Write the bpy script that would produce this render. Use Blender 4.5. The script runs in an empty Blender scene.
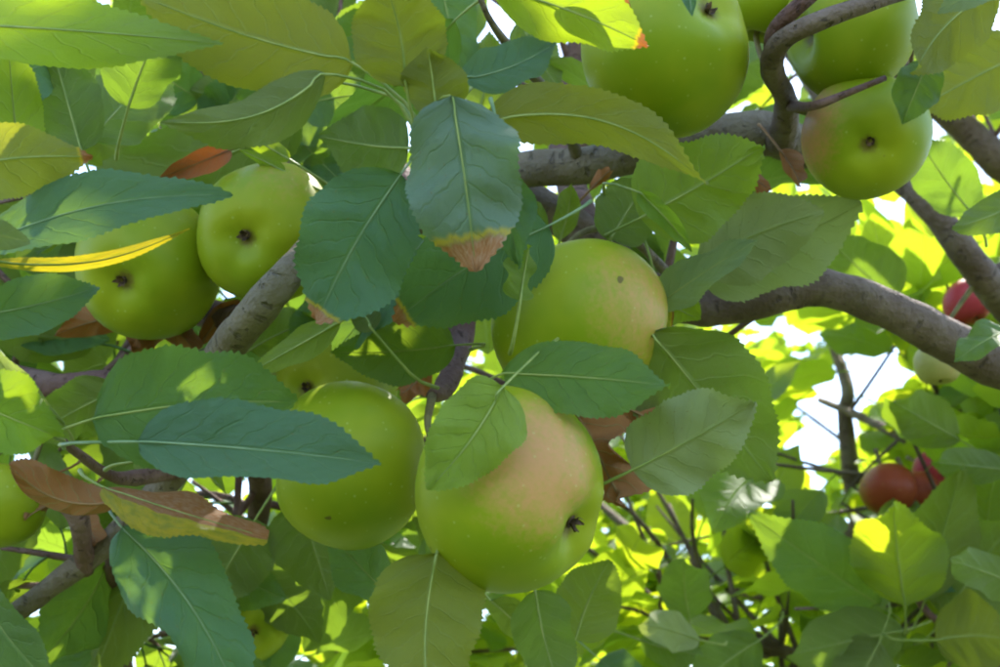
import bpy, math, random
from mathutils import Vector, Matrix, noise as mnoise
import numpy as np

random.seed(11)
R = math.radians
SC = bpy.context.scene
COL = SC.collection

# ------------------------------------------------------------------ camera
HFOV, PITCH = R(45), R(22)
CAM = Vector((0, 0, 1.6))
FWD = Vector((0, math.cos(PITCH), math.sin(PITCH)))
UPV = Vector((0, -math.sin(PITCH), math.cos(PITCH)))
RGT = Vector((1, 0, 0))
cd = bpy.data.cameras.new('camera')
cd.sensor_width = 36
cd.lens = 18 / math.tan(HFOV / 2)
cd.clip_start, cd.clip_end = 0.01, 500
cd.dof.use_dof = True
cd.dof.focus_distance = 0.49
cd.dof.aperture_fstop = 15
cam = bpy.data.objects.new('camera', cd)
cam.location = CAM
cam.rotation_euler = (R(90) + PITCH, 0, 0)
COL.objects.link(cam)
SC.camera = cam
K = 2 * math.tan(HFOV / 2) / 1000

# ------------------------------------------------------------------ sky, sun, exposure
SUN_AZ, SUN_EL = R(28), R(60)          # azimuth measured from +Y towards +X
w = bpy.data.worlds.new('World')
SC.world = w
w.use_nodes = True
nt = w.node_tree
sky = nt.nodes.new('ShaderNodeTexSky')
sky.sky_type = 'NISHITA'
sky.sun_disc = False
sky.sun_elevation = SUN_EL
sky.sun_rotation = SUN_AZ
sky.air_density, sky.dust_density, sky.ozone_density = 1.0, 0.9, 1.0
nt.links.new(sky.outputs[0], nt.nodes['Background'].inputs[0])
nt.nodes['Background'].inputs[1].default_value = 0.15
sd = bpy.data.lights.new('sun', 'SUN')
sd.energy = 2.45
sd.angle = R(0.5)
sd.color = (1.0, 0.95, 0.86)
sun = bpy.data.objects.new('sun', sd)
SUNDIR = Vector((math.sin(SUN_AZ) * math.cos(SUN_EL), math.cos(SUN_AZ) * math.cos(SUN_EL), math.sin(SUN_EL)))
sun.rotation_euler = (-SUNDIR).to_track_quat('-Z', 'Y').to_euler()
sun.location = (0, 0, 12)
COL.objects.link(sun)
SC.view_settings.view_transform = 'Standard'
SC.view_settings.look = 'None'
SC.view_settings.gamma = 1
SC.view_settings.exposure = 2.16
SC.cycles.max_bounces = 6
SC.cycles.transmission_bounces = 4
SC.cycles.diffuse_bounces = 4
SC.cycles.glossy_bounces = 2
SC.cycles.adaptive_threshold = 0.02
SC.cycles.use_denoising = True
SC.cycles.filter_width = 2.0


def P(px, py, d):
    """a place in the tree: d metres in front of the standpoint"""
    return CAM + RGT * ((px - 500) * K * d) - UPV * ((py - 333.5) * K * d) + FWD * d


def proj(p):
    q = p - CAM
    d = q.dot(FWD)
    if d < 0.02:
        return None
    return 500 + q.dot(RGT) / (K * d), 333.5 - q.dot(UPV) / (K * d), d


def camdir(v):
    return (RGT * v[0] + UPV * v[1] - FWD * v[2]).normalized()


# ------------------------------------------------------------------ materials
def newmat(name):
    m = bpy.data.materials.new(name)
    m.use_nodes = True
    t = m.node_tree
    t.nodes.clear()
    return m, t


class NB:
    def __init__(s, t):
        s.t = t

    def n(s, typ, **kw):
        x = s.t.nodes.new(typ)
        for k, v in kw.items():
            setattr(x, k, v)
        return x

    def put(s, sock, v):
        if hasattr(v, 'links') or isinstance(v, bpy.types.NodeSocket):
            s.t.links.new(v, sock)
        else:
            if isinstance(v, (tuple, list)) and len(v) == 3 and sock.type == 'RGBA':
                v = (*v, 1)
            sock.default_value = v

    def math(s, op, a, b=0.0, c=None, clamp=False):
        x = s.n('ShaderNodeMath', operation=op, use_clamp=clamp)
        s.put(x.inputs[0], a)
        s.put(x.inputs[1], b)
        if c is not None:
            s.put(x.inputs[2], c)
        return x.outputs[0]

    def mix(s, f, a, b, blend='MIX'):
        x = s.n('ShaderNodeMix', data_type='RGBA', blend_type=blend)
        s.put(x.inputs[0], f)
        s.put(x.inputs[6], a)
        s.put(x.inputs[7], b)
        return x.outputs[2]

    def rng(s, v, a, b, c=0.0, d=1.0):
        x = s.n('ShaderNodeMapRange', interpolation_type='SMOOTHSTEP')
        s.put(x.inputs[0], v)
        for i, q in enumerate((a, b, c, d)):
            x.inputs[i + 1].default_value = q
        return x.outputs[0]

    def noise(s, scale, vec=None, detail=3.0, rough=0.55):
        x = s.n('ShaderNodeTexNoise')
        x.inputs['Scale'].default_value = scale
        x.inputs['Detail'].default_value = detail
        x.inputs['Roughness'].default_value = rough
        if vec is not None:
            s.put(x.inputs['Vector'], vec)
        return x.outputs[0]


def leaf_material(name, top, under, trans, trans_f=0.42, nveins=8.0, gloss=0.40, vary=1.0, simple=False):
    """a leaf blade: darker waxy upper face, paler matt lower face, light coming through"""
    m, t = newmat(name)
    b = NB(t)
    uv = b.n('ShaderNodeUVMap')
    sp = b.n('ShaderNodeSeparateXYZ')
    t.links.new(uv.outputs[0], sp.inputs[0])
    u, v = sp.outputs[0], sp.outputs[1]
    s = b.math('MULTIPLY', b.math('ABSOLUTE', b.math('SUBTRACT', v, 0.5)), 2.0)
    geo = b.n('ShaderNodeNewGeometry')
    back = geo.outputs['Backfacing']
    tc = b.n('ShaderNodeTexCoord').outputs['Object']
    att = b.n('ShaderNodeAttribute', attribute_name='rnd')
    oi = b.n('ShaderNodeObjectInfo')
    rnd = b.math('FRACT', b.math('ADD', att.outputs['Fac'], oi.outputs['Random']))
    rnd2 = b.math('FRACT', b.math('MULTIPLY', rnd, 7.31))
    # veins: lateral veins sweep forward from the midrib
    wob = b.math('MULTIPLY', b.math('SUBTRACT', b.noise(7.0, uv.outputs[0], 1), 0.5), 0.7)
    ph = b.math('ADD', b.math('SUBTRACT', b.math('MULTIPLY', u, nveins), b.math('MULTIPLY', b.math('POWER', s, 0.9), 1.9)), wob)
    ph = b.math('ADD', ph, b.math('MULTIPLY', b.math('GREATER_THAN', v, 0.5), 0.45))
    dist = b.math('ABSOLUTE', b.math('SUBTRACT', b.math('FRACT', ph), 0.5))
    lat = b.rng(dist, 0.0, 0.085, 1.0, 0.0)
    lat = b.math('MULTIPLY', lat, b.rng(s, 0.45, 1.0, 1.0, 0.15))
    mid = b.rng(s, 0.015, 0.075, 1.0, 0.0)
    vein = b.math('MAXIMUM', b.math('MULTIPLY', lat, 0.8), mid)
    vor = b.n('ShaderNodeTexVoronoi', feature='DISTANCE_TO_EDGE')
    mp = b.n('ShaderNodeMapping')
    mp.inputs['Scale'].default_value = (34, 26, 1)
    t.links.new(uv.outputs[0], mp.inputs[0])
    t.links.new(mp.outputs[0], vor.inputs['Vector'])
    net = b.rng(vor.outputs['Distance'], 0.0, 0.16, 1.0, 0.0)
    # colours
    blot = b.noise(3.5, uv.outputs[0], 1 if simple else 4)
    tint = b.mix(b.math('MULTIPLY', b.rng(rnd, 0.25, 1.0), 0.5 * vary), top, (top[0] * 1.9 + 0.012, top[1] * 1.25, top[2] * 0.7))
    tint = b.mix(b.math('MULTIPLY', b.rng(rnd2, 0.0, 0.7, 1.0, 0.0), 0.4 * vary), tint, (top[0] * 0.6, top[1] * 0.68, top[2] * 0.9))
    tint = b.mix(b.math('MULTIPLY', b.rng(blot, 0.35, 0.75), 0.3), tint, (top[0] * 1.5, top[1] * 1.35, top[2] * 1.0))
    topc = b.mix(b.math('MULTIPLY', vein, 0.42), tint, (0.16, 0.26, 0.09))
    undt = b.mix(b.math('MULTIPLY', rnd, 0.6 * vary), under, (under[0] * 1.35, under[1] * 1.02, under[2] * 0.7))
    undc = b.mix(b.math('MULTIPLY', vein, 0.55), undt, (0.30, 0.36, 0.13))
    if not simple:
        topc = b.mix(b.math('MULTIPLY', net, 0.22), topc, (top[0] * 0.62, top[1] * 0.66, top[2] * 0.66))
        undc = b.mix(b.math('MULTIPLY', net, 0.18), undc, (0.30, 0.36, 0.13))
    col = b.mix(back, topc, undc)
    if not simple:
        # withered areas, and the yellow painted as sun glow on one leaf
        wa = b.n('ShaderNodeAttribute', attribute_name='wither_glow')
        wn = b.math('ADD', wa.outputs['Fac'], b.math('MULTIPLY', b.math('SUBTRACT', b.noise(9.0, uv.outputs[0], 5, 0.65), 0.5), 0.55))
        wm = b.rng(wn, 0.40, 0.66)
        halo = b.math('SUBTRACT', b.rng(wn, 0.18, 0.46), wm, clamp=True)
        brown = b.mix(b.rng(b.noise(22.0, uv.outputs[0], 4), 0.35, 0.7), (0.42, 0.17, 0.045), (0.57, 0.34, 0.19))
        col = b.mix(b.math('MULTIPLY', halo, 0.95), col, (0.50, 0.38, 0.02))
        # scattered small specks of damage
        spk = b.rng(b.noise(30.0, tc if False else uv.outputs[0], 1), 0.715, 0.74)
        spk = b.math('MULTIPLY', spk, 0.6)
        col = b.mix(spk, col, (0.20, 0.11, 0.04))
        col = b.mix(wm, col, brown)
    trc = b.mix(b.math('MULTIPLY', rnd, 0.65 * vary), trans, (min(1, trans[0] * 1.35), trans[1] * 1.05, trans[2] * 0.5))
    trc = b.mix(b.math('MULTIPLY', vein, 0.35), trc, (trans[0] * 0.95, trans[1] * 0.82, trans[2] * 0.9))
    if not simple:
      trc = b.mix(b.math('MULTIPLY', net, 0.22), trc, (trans[0] * 0.6, trans[1] * 0.66, trans[2] * 0.6))
      trc = b.mix(halo, trc, (0.85, 0.62, 0.02))
      trc = b.mix(wm, trc, (0.42, 0.13, 0.02))
    # relief
    if simple:
        h = b.math('MULTIPLY', vein, -1.0)
    else:
        h = b.math('SUBTRACT', b.math('MULTIPLY', b.noise(5.0, uv.outputs[0], 3), 1.3), b.math('ADD', vein, b.math('MULTIPLY', net, 0.25)))
    bump = b.n('ShaderNodeBump')
    bump.inputs['Strength'].default_value = 0.6
    bump.inputs['Distance'].default_value = 0.002
    t.links.new(h, bump.inputs['Height'])
    pr = b.n('ShaderNodeBsdfPrincipled')
    t.links.new(col, pr.inputs['Base Color'])
    rg = b.math('ADD', b.math('MULTIPLY', back, 0.2), b.math('ADD', gloss - 0.07, b.math('MULTIPLY', blot, 0.16)))
    if not simple:
        rg = b.math('ADD', rg, b.math('MULTIPLY', wm, 0.25))
    t.links.new(rg, pr.inputs['Roughness'])
    pr.inputs['Specular IOR Level'].default_value = 0.65
    t.links.new(bump.outputs[0], pr.inputs['Normal'])
    tr = b.n('ShaderNodeBsdfTranslucent')
    t.links.new(trc, tr.inputs[0])
    t.links.new(bump.outputs[0], tr.inputs['Normal'])
    mx = b.n('ShaderNodeMixShader')
    mx.inputs[0].default_value = trans_f
    t.links.new(pr.outputs[0], mx.inputs[1])
    t.links.new(tr.outputs[0], mx.inputs[2])
    out = b.n('ShaderNodeOutputMaterial')
    t.links.new(mx.outputs[0], out.inputs[0])
    return m


def plain_material(name, c1, c2, scale=60, rough=0.6, bumpd=0.0, detail=4, spec=0.35):
    m, t = newmat(name)
    b = NB(t)
    tc = b.n('ShaderNodeTexCoord').outputs['Object']
    nz = b.noise(scale, tc, detail)
    pr = b.n('ShaderNodeBsdfPrincipled')
    t.links.new(b.mix(b.rng(nz, 0.35, 0.68), c1, c2), pr.inputs['Base Color'])
    pr.inputs['Roughness'].default_value = rough
    pr.inputs['Specular IOR Level'].default_value = spec
    if bumpd:
        bp = b.n('ShaderNodeBump')
        bp.inputs['Strength'].default_value = 0.8
        bp.inputs['Distance'].default_value = bumpd
        t.links.new(nz, bp.inputs['Height'])
        t.links.new(bp.outputs[0], pr.inputs['Normal'])
    out = b.n('ShaderNodeOutputMaterial')
    t.links.new(pr.outputs[0], out.inputs[0])
    return m


def bark_material(name, a, bcol, pale):
    m, t = newmat(name)
    b = NB(t)
    uv = b.n('ShaderNodeUVMap').outputs[0]
    tc = b.n('ShaderNodeTexCoord').outputs['Object']
    n1 = b.noise(38, tc, 6, 0.65)
    n2 = b.noise(160, tc, 4, 0.6)
    n3 = b.noise(14, tc, 3)
    col = b.mix(b.rng(n1, 0.36, 0.66), a, bcol)
    col = b.mix(b.math('MULTIPLY', b.rng(n3, 0.5, 0.68), 0.4), col, pale)
    # rings and lenticels lie across the branch
    mp = b.n('ShaderNodeMapping')
    mp.inputs['Scale'].default_value = (230, 5, 1)
    t.links.new(uv, mp.inputs[0])
    ring = b.noise(1.0, mp.outputs[0], 3, 0.6)
    rm = b.rng(ring, 0.58, 0.70)
    col = b.mix(b.math('MULTIPLY', rm, 0.32), col, (a[0] * 0.4, a[1] * 0.4, a[2] * 0.4))
    mp2 = b.n('ShaderNodeMapping')
    mp2.inputs['Scale'].default_value = (300, 14, 1)
    t.links.new(uv, mp2.inputs[0])
    vo = b.n('ShaderNodeTexVoronoi')
    t.links.new(mp2.outputs[0], vo.inputs['Vector'])
    len_ = b.rng(vo.outputs['Distance'], 0.08, 0.2, 1.0, 0.0)
    col = b.mix(b.math('MULTIPLY', len_, 0.5), col, pale)
    col = b.mix(b.math('MULTIPLY', b.rng(n2, 0.55, 0.75), 0.4), col, (a[0] * 0.5, a[1] * 0.5, a[2] * 0.5))
    h = b.math('ADD', b.math('MULTIPLY', n1, 1.2), b.math('SUBTRACT', b.math('MULTIPLY', n2, 0.5), b.math('MULTIPLY', rm, 0.5)))
    bp = b.n('ShaderNodeBump')
    bp.inputs['Strength'].default_value = 1.0
    bp.inputs['Distance'].default_value = 0.004
    t.links.new(h, bp.inputs['Height'])
    pr = b.n('ShaderNodeBsdfPrincipled')
    t.links.new(col, pr.inputs['Base Color'])
    pr.inputs['Roughness'].default_value = 0.72
    pr.inputs['Specular IOR Level'].default_value = 0.3
    t.links.new(bp.outputs[0], pr.inputs['Normal'])
    out = b.n('ShaderNodeOutputMaterial')
    t.links.new(pr.outputs[0], out.inputs[0])
    return m


def apple_material(name, green, yellow, blush, speck=True):
    m, t = newmat(name)
    b = NB(t)
    tc = b.n('ShaderNodeTexCoord').outputs['Object']
    at = b.n('ShaderNodeAttribute', attribute_name='blush').outputs['Fac']
    lat = b.n('ShaderNodeAttribute', attribute_name='russet').outputs['Fac']
    big = b.noise(26, tc, 3)
    fine = b.noise(420, tc, 3, 0.6)
    col = b.mix(b.rng(big, 0.3, 0.72), green, yellow)
    # red cheek breaks up into fine dots towards its border
    bm = b.math('ADD', at, b.math('MULTIPLY', b.math('SUBTRACT', fine, 0.5), 0.7))
    bm = b.math('ADD', bm, b.math('MULTIPLY', b.math('SUBTRACT', big, 0.5), 0.3))
    mp = b.n('ShaderNodeMapping')
    mp.inputs['Scale'].default_value = (260, 260, 30)
    t.links.new(tc, mp.inputs[0])
    bm = b.math('ADD', bm, b.math('MULTIPLY', b.math('SUBTRACT', b.noise(1.0, mp.outputs[0], 3), 0.5), 0.35))
    bmask = b.math('MULTIPLY', b.rng(bm, 0.10, 1.0), 0.85)
    col = b.mix(bmask, col, blush)
    vo = b.n('ShaderNodeTexVoronoi')
    vo.inputs['Scale'].default_value = 190
    t.links.new(tc, vo.inputs['Vector'])
    dots = b.math('MULTIPLY', b.rng(vo.outputs['Distance'], 0.06, 0.15, 1.0, 0.0), 0.25)
    col = b.mix(dots, col, (0.55, 0.58, 0.22))
    sc = b.rng(b.noise(75, tc, 2, 0.4), 0.77, 0.79)
    col = b.mix(b.math('MULTIPLY', sc, 0.75), col, (0.10, 0.06, 0.02))
    rus = b.math('MULTIPLY', b.rng(b.math('ADD', lat, b.math('MULTIPLY', b.math('SUBTRACT', fine, 0.5), 0.5)), 0.35, 0.8), 0.75)
    col = b.mix(rus, col, (0.16, 0.10, 0.03))
    pr = b.n('ShaderNodeBsdfPrincipled')
    t.links.new(col, pr.inputs['Base Color'])
    t.links.new(b.math('ADD', 0.34, b.math('MULTIPLY', big, 0.22)), pr.inputs['Roughness'])
    pr.inputs['Specular IOR Level'].default_value = 0.22
    bp = b.n('ShaderNodeBump')
    bp.inputs['Strength'].default_value = 0.12
    bp.inputs['Distance'].default_value = 0.0008
    t.links.new(b.math('ADD', b.noise(55, tc, 3), b.math('MULTIPLY', dots, 0.5)), bp.inputs['Height'])
    t.links.new(bp.outputs[0], pr.inputs['Normal'])
    out = b.n('ShaderNodeOutputMaterial')
    t.links.new(pr.outputs[0], out.inputs[0])
    return m


M = {}
M['leaf'] = leaf_material('apple_leaf', (0.050, 0.135, 0.040), (0.125, 0.165, 0.036), (0.30, 0.50, 0.035), 0.42)
M['leaf_blue'] = leaf_material('apple_leaf_sky_tint', (0.060, 0.158, 0.088), (0.115, 0.165, 0.055), (0.26, 0.46, 0.04), 0.32, gloss=0.43, vary=0.5)  # upper face tinted blue to stand in for reflected sky
M['leaf_pale'] = leaf_material('apple_leaf_downy', (0.12, 0.19, 0.085), (0.29, 0.35, 0.16), (0.40, 0.50, 0.09), 0.38, vary=0.4)
M['leaf_olive'] = leaf_material('apple_leaf_yellowing', (0.085, 0.135, 0.025), (0.145, 0.17, 0.036), (0.46, 0.50, 0.025), 0.5, vary=0.6)
M['leaf_young'] = leaf_material('apple_leaf_young', (0.105, 0.215, 0.028), (0.17, 0.25, 0.036), (0.44, 0.62, 0.02), 0.48, gloss=0.36, vary=0.4)
M['leaf_lit'] = leaf_material('apple_leaf_lit', (0.21, 0.33, 0.035), (0.20, 0.28, 0.05), (0.44, 0.62, 0.03), 0.42, vary=0.3)  # colour lightened to paint the glow of light through the blade
M['leaf_sky_sheen'] = leaf_material('apple_leaf_sky_sheen', (0.125, 0.205, 0.150), (0.14, 0.19, 0.07), (0.26, 0.46, 0.04), 0.30, gloss=0.43, vary=0.3)  # pale blue-grey sky sheen painted into the upper face colour
M['leaf_mid'] = leaf_material('apple_leaf_fresh', (0.080, 0.175, 0.030), (0.14, 0.19, 0.04), (0.36, 0.55, 0.03), 0.42, vary=0.25)
M['leaf_far'] = leaf_material('apple_leaf_far', (0.046, 0.125, 0.030), (0.105, 0.175, 0.045), (0.48, 0.68, 0.026), 0.58, gloss=0.52, simple=True)
M['leaf_shade'] = leaf_material('apple_leaf_crown', (0.045, 0.115, 0.036), (0.125, 0.165, 0.036), (0.30, 0.50, 0.035), 0.42, simple=True)
M['dry'] = leaf_material('dry_leaf', (0.33, 0.125, 0.030), (0.40, 0.165, 0.045), (0.45, 0.14, 0.03), 0.16, gloss=0.55)
M['petiole'] = plain_material('leaf_stalk', (0.20, 0.27, 0.06), (0.32, 0.36, 0.10), 90, 0.5)
M['rib_blue'] = plain_material('leaf_rib', (0.16, 0.25, 0.12), (0.24, 0.33, 0.17), 90, 0.5)
M['petiole_dry'] = plain_material('dry_leaf_stalk', (0.22, 0.10, 0.04), (0.32, 0.18, 0.08), 90, 0.7)
M['bark'] = bark_material('bark', (0.112, 0.070, 0.048), (0.185, 0.128, 0.094), (0.27, 0.22, 0.17))
M['bark_tan'] = bark_material('young_bark', (0.135, 0.098, 0.060), (0.205, 0.158, 0.102), (0.25, 0.215, 0.155))
M['bark_red'] = bark_material('twig_bark', (0.120, 0.058, 0.046), (0.190, 0.105, 0.085), (0.28, 0.20, 0.17))
M['apple'] = apple_material('green_apple_skin', (0.208, 0.280, 0.007), (0.295, 0.330, 0.009), (0.58, 0.25, 0.11))
M['apple_red'] = apple_material('red_apple_skin', (0.36, 0.16, 0.04), (0.38, 0.18, 0.05), (0.40, 0.018, 0.045))
M['apple_orange'] = apple_material('orange_red_apple_skin', (0.34, 0.15, 0.03), (0.38, 0.18, 0.04), (0.30, 0.035, 0.016))
M['apple_pale'] = apple_material('pale_apple_skin', (0.36, 0.33, 0.09), (0.42, 0.36, 0.12), (0.55, 0.3, 0.12))
M['calyx'] = plain_material('dry_calyx', (0.05, 0.03, 0.018), (0.17, 0.10, 0.055), 400, 0.85)
M['stalk'] = plain_material('fruit_stalk', (0.14, 0.11, 0.04), (0.20, 0.17, 0.06), 200, 0.6)
M['ground'] = plain_material('grass_ground', (0.045, 0.085, 0.022), (0.10, 0.11, 0.045), 3.0, 0.95, 0.02, 8, 0.1)


# ------------------------------------------------------------------ mesh helpers
def attach(o, parent):
    o.parent = parent
    if parent.type == 'EMPTY':             # a tree: its parts are laid out in world space
        o.matrix_parent_inverse = Matrix.Translation(-parent.location)


def mesh_obj(name, verts, faces, mat, parent=None, uvs=None, attrs=None, smooth=True):
    me = bpy.data.meshes.new(name)
    me.from_pydata([tuple(v) for v in verts], [], faces)
    if uvs is not None:
        lay = me.uv_layers.new(name='UVMap')
        idx = np.empty(len(me.loops), dtype=np.int32)
        me.loops.foreach_get('vertex_index', idx)
        lay.data.foreach_set('uv', np.asarray(uvs, dtype=np.float32)[idx].ravel())
    for k, val in (attrs or {}).items():
        a = me.attributes.new(k, 'FLOAT', 'POINT')
        a.data.foreach_set('value', np.asarray(val, dtype=np.float32))
    if smooth:
        me.polygons.foreach_set('use_smooth', [True] * len(me.polygons))
    me.materials.append(mat)
    me.update()
    o = bpy.data.objects.new(name, me)
    COL.objects.link(o)
    if parent is not None:
        attach(o, parent)
    return o


def catmull(pts, n):
    """resample control points (each a Vector + radius) into n points"""
    pts = [(Vector(p), r) for p, r in pts]
    if len(pts) == 2:
        return [(pts[0][0].lerp(pts[1][0], i / (n - 1)), pts[0][1] + (pts[1][1] - pts[0][1]) * i / (n - 1)) for i in range(n)]
    ext = [(pts[0][0] * 2 - pts[1][0], pts[0][1])] + pts + [(pts[-1][0] * 2 - pts[-2][0], pts[-1][1])]
    out = []
    m = len(pts) - 1
    for i in range(n):
        f = i / (n - 1) * m
        k = min(int(f), m - 1)
        t = f - k
        a, b_, c, d = ext[k:k + 4]
        t2, t3 = t * t, t * t * t
        q = 0.5 * ((b_[0] * 2) + (c[0] - a[0]) * t + (a[0] * 2 - b_[0] * 5 + c[0] * 4 - d[0]) * t2 + (b_[0] * 3 - a[0] - c[0] * 3 + d[0]) * t3)
        out.append((q, b_[1] + (c[1] - b_[1]) * t))
    return out


def tube_data(path, sides=8, rough=0.0, seed=0.0, cap=True):
    vs, fs, uvs = [], [], []
    n = len(path)
    ref = None
    L = 0
    for i, (p, r) in enumerate(path):
        a = path[max(i - 1, 0)][0]
        c = path[min(i + 1, n - 1)][0]
        tan = (c - a).normalized()
        if ref is None:
            ref = tan.orthogonal().normalized()
        ref = (ref - tan * ref.dot(tan)).normalized()
        bi = tan.cross(ref)
        if i:
            L += (p - path[i - 1][0]).length
        for j in range(sides):
            th = 2 * math.pi * j / sides
            dr = ref * math.cos(th) + bi * math.sin(th)
            rr = r
            if rough:
                q = p + dr * r
                rr = r * (1 + rough * (mnoise.noise(q * 38 + Vector((seed, 0, 0))) + 0.5 * mnoise.noise(q * 110 + Vector((0, seed, 0)))))
            vs.append(p + dr * rr)
            uvs.append((L, j / sides))
    for i in range(n - 1):
        for j in range(sides):
            k = (j + 1) % sides
            fs.append((i * sides + j, i * sides + k, (i + 1) * sides + k, (i + 1) * sides + j))
    if cap:
        fs.append(tuple(range(sides))[::-1])
        fs.append(tuple(range((n - 1) * sides, n * sides)))
    return vs, fs, uvs


BRANCHES = []      # sampled points of all wood, for joining stalks


def wood(name, ctrl, mat, parent, n=None, sides=14, rough=0.10, track=True):
    n = n or max(8, 12 * (len(ctrl) - 1))
    path = catmull(ctrl, n)
    vs, fs, uvs = tube_data(path, sides, rough, random.random() * 9)
    o = mesh_obj(name, vs, fs, mat, parent, uvs)
    if track:
        BRANCHES.extend(path)
    return o, path


# ------------------------------------------------------------------ leaf blades
def leaf_grid(nu, nv, hw, bend=0.0, fold=0.15, curl=(0, 0), sway=0.0, teeth=0, wave=0.0, seed=0, shape=(0.55, 0.8), flop=0.0, quilt=0.0):
    """unit leaf along +X, upper face +Z; returns verts, faces, uvs (u along, v across).
    the midrib is an arc of `bend` radians whose chord is the X axis"""
    rnd = random.Random(seed)
    ph = rnd.random() * 6.28
    ph2 = rnd.random() * 6.28
    pa, pb = shape
    um = pa / (pa + pb)
    wmax = um ** pa * (1 - um) ** pb
    vs, uvs = [], []
    rows = []
    for i in range(nu + 1):
        u = i / nu
        if abs(bend) > 1e-3:
            Rr = 1 / (2 * math.sin(bend / 2))
            th = bend * (u - 0.5)
            mx = 0.5 + Rr * math.sin(th)
            mz = Rr * (math.cos(th) - math.cos(bend / 2))
            ax = Vector((math.cos(th), 0, -math.sin(th)))
            az = Vector((math.sin(th), 0, math.cos(th)))
        else:
            mx, mz = u, 0
            ax, az = Vector((1, 0, 0)), Vector((0, 0, 1))
        my = sway * math.sin(math.pi * u)
        base = Vector((mx, my, mz))
        uu = min(max(u, 0.0), 1.0)
        wd = hw * (uu ** pa * (1 - uu) ** pb) / wmax * (1 - 0.30 * max(0.0, (uu - 0.78) / 0.22)) if 0 < uu < 1 else 0.0
        wd *= 1 + 0.05 * math.sin(5 * u + ph)
        row = []
        for side in (-1, 1):
            pts = []
            y = z = 0.0
            cu = curl[0] if side < 0 else curl[1]
            cu *= 0.55 + 0.45 * math.sin(math.pi * min(1, u * 1.05))
            wside = wd * (1 + 0.07 * math.sin(3.3 * u + ph2 * side) + 0.04 * math.sin(9 * u + ph * 2 + side) + 0.025 * math.sin(21 * u + ph2 * 3 - side * 2))
            for k in range(1, nv + 1):
                s = (k - 0.5) / nv
                ang = fold + cu * s * s * 1.4
                y += math.cos(ang) * wside / nv
                z += math.sin(ang) * wside / nv
                fx = 0.0
                yy, zz = y, z
                sk = k / nv
                zz += wave * hw * sk * sk * math.sin(u * 11 + ph + side * 1.3) * math.sin(math.pi * u) ** 0.5 if 0 < u < 1 else 0
                zz += wave * 0.35 * hw * math.sin(u * 25 + ph2 * side - 5 * sk) * sk * (1 - sk) * 2
                zz += flop * (u - .3) * sk * hw * side
                zz += quilt * hw * math.cos(6.283 * (u * 8 - 1.9 * sk ** .9 + (.45 if side > 0 else 0))) * math.sin(math.pi * sk ** .8) * math.sin(math.pi * u)
                if k == nv and teeth and 0 < i < nu:
                    odd = i % 2
                    out = (0.030 if odd else -0.014) * hw * (0.2 + 1.5 * rnd.random())
                    yy += math.cos(ang) * out
                    zz += math.sin(ang) * out
                    fx = (0.008 if odd else 0.0)
                pts.append((base + ax * fx + Vector((0, side * yy, 0)) + az * zz, (u, 0.5 + side * sk * 0.5)))
            row.append(pts)
        left = row[0][::-1]
        right = row[1]
        full = left + [(base, (u, 0.5))] + right
        rows.append(full)
    W = 2 * nv + 1
    for f in rows:
        for p, q in f:
            vs.append(p)
            uvs.append(q)
    fs = []
    for i in range(nu):
        for k in range(W - 1):
            a = i * W + k
            fs.append((a, a + W, a + W + 1, a + 1))
    return vs, fs, uvs, W


def frame(base, tip, nrm):
    ax = (tip - base)
    L = ax.length
    ax = ax / L
    n = (nrm - ax * nrm.dot(ax)).normalized()
    s = n.cross(ax)
    m = Matrix((ax, s, n)).transposed()
    return m, L


# ------------------------------------------------------------------ the setting
g = 260
gv, gf = [], []
N = 40
for i in range(N + 1):
    for j in range(N + 1):
        fx = (i / N * 2 - 1)
        fy = (j / N * 2 - 1)
        x = g * fx * abs(fx)
        y = g * fy * abs(fy)
        gv.append((x, y, 0.03 * mnoise.noise(Vector((x * 0.7, y * 0.7, 0))) - 0.03))
for i in range(N):
    for j in range(N):
        a = i * (N + 1) + j
        gf.append((a, a + N + 1, a + N + 2, a + 1))
ground = mesh_obj('ground', gv, gf, M['ground'])
ground['kind'] = 'structure'


def tree_root(loc, label):
    o = bpy.data.objects.new('apple_tree', None)
    COL.objects.link(o)
    o.location = loc
    o.empty_display_size = 0.2
    o['label'] = label
    o['category'] = 'apple tree'
    o['group'] = 'apple trees of the orchard'
    return o


NEAR = tree_root((1.05, 0.95, 0), 'nearest apple tree, its leafy fruit-laden branches filling the foreground')
FAR = tree_root((1.95, 2.3, 0), 'more distant apple tree with sunlit yellow-green leaves behind the foreground apples')

# ---- wood of the near tree: the trunk stands to the right, outside the frame
TR = Vector((1.05, 0.95, 0))


def px(r, d):
    return r * K * d


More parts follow.
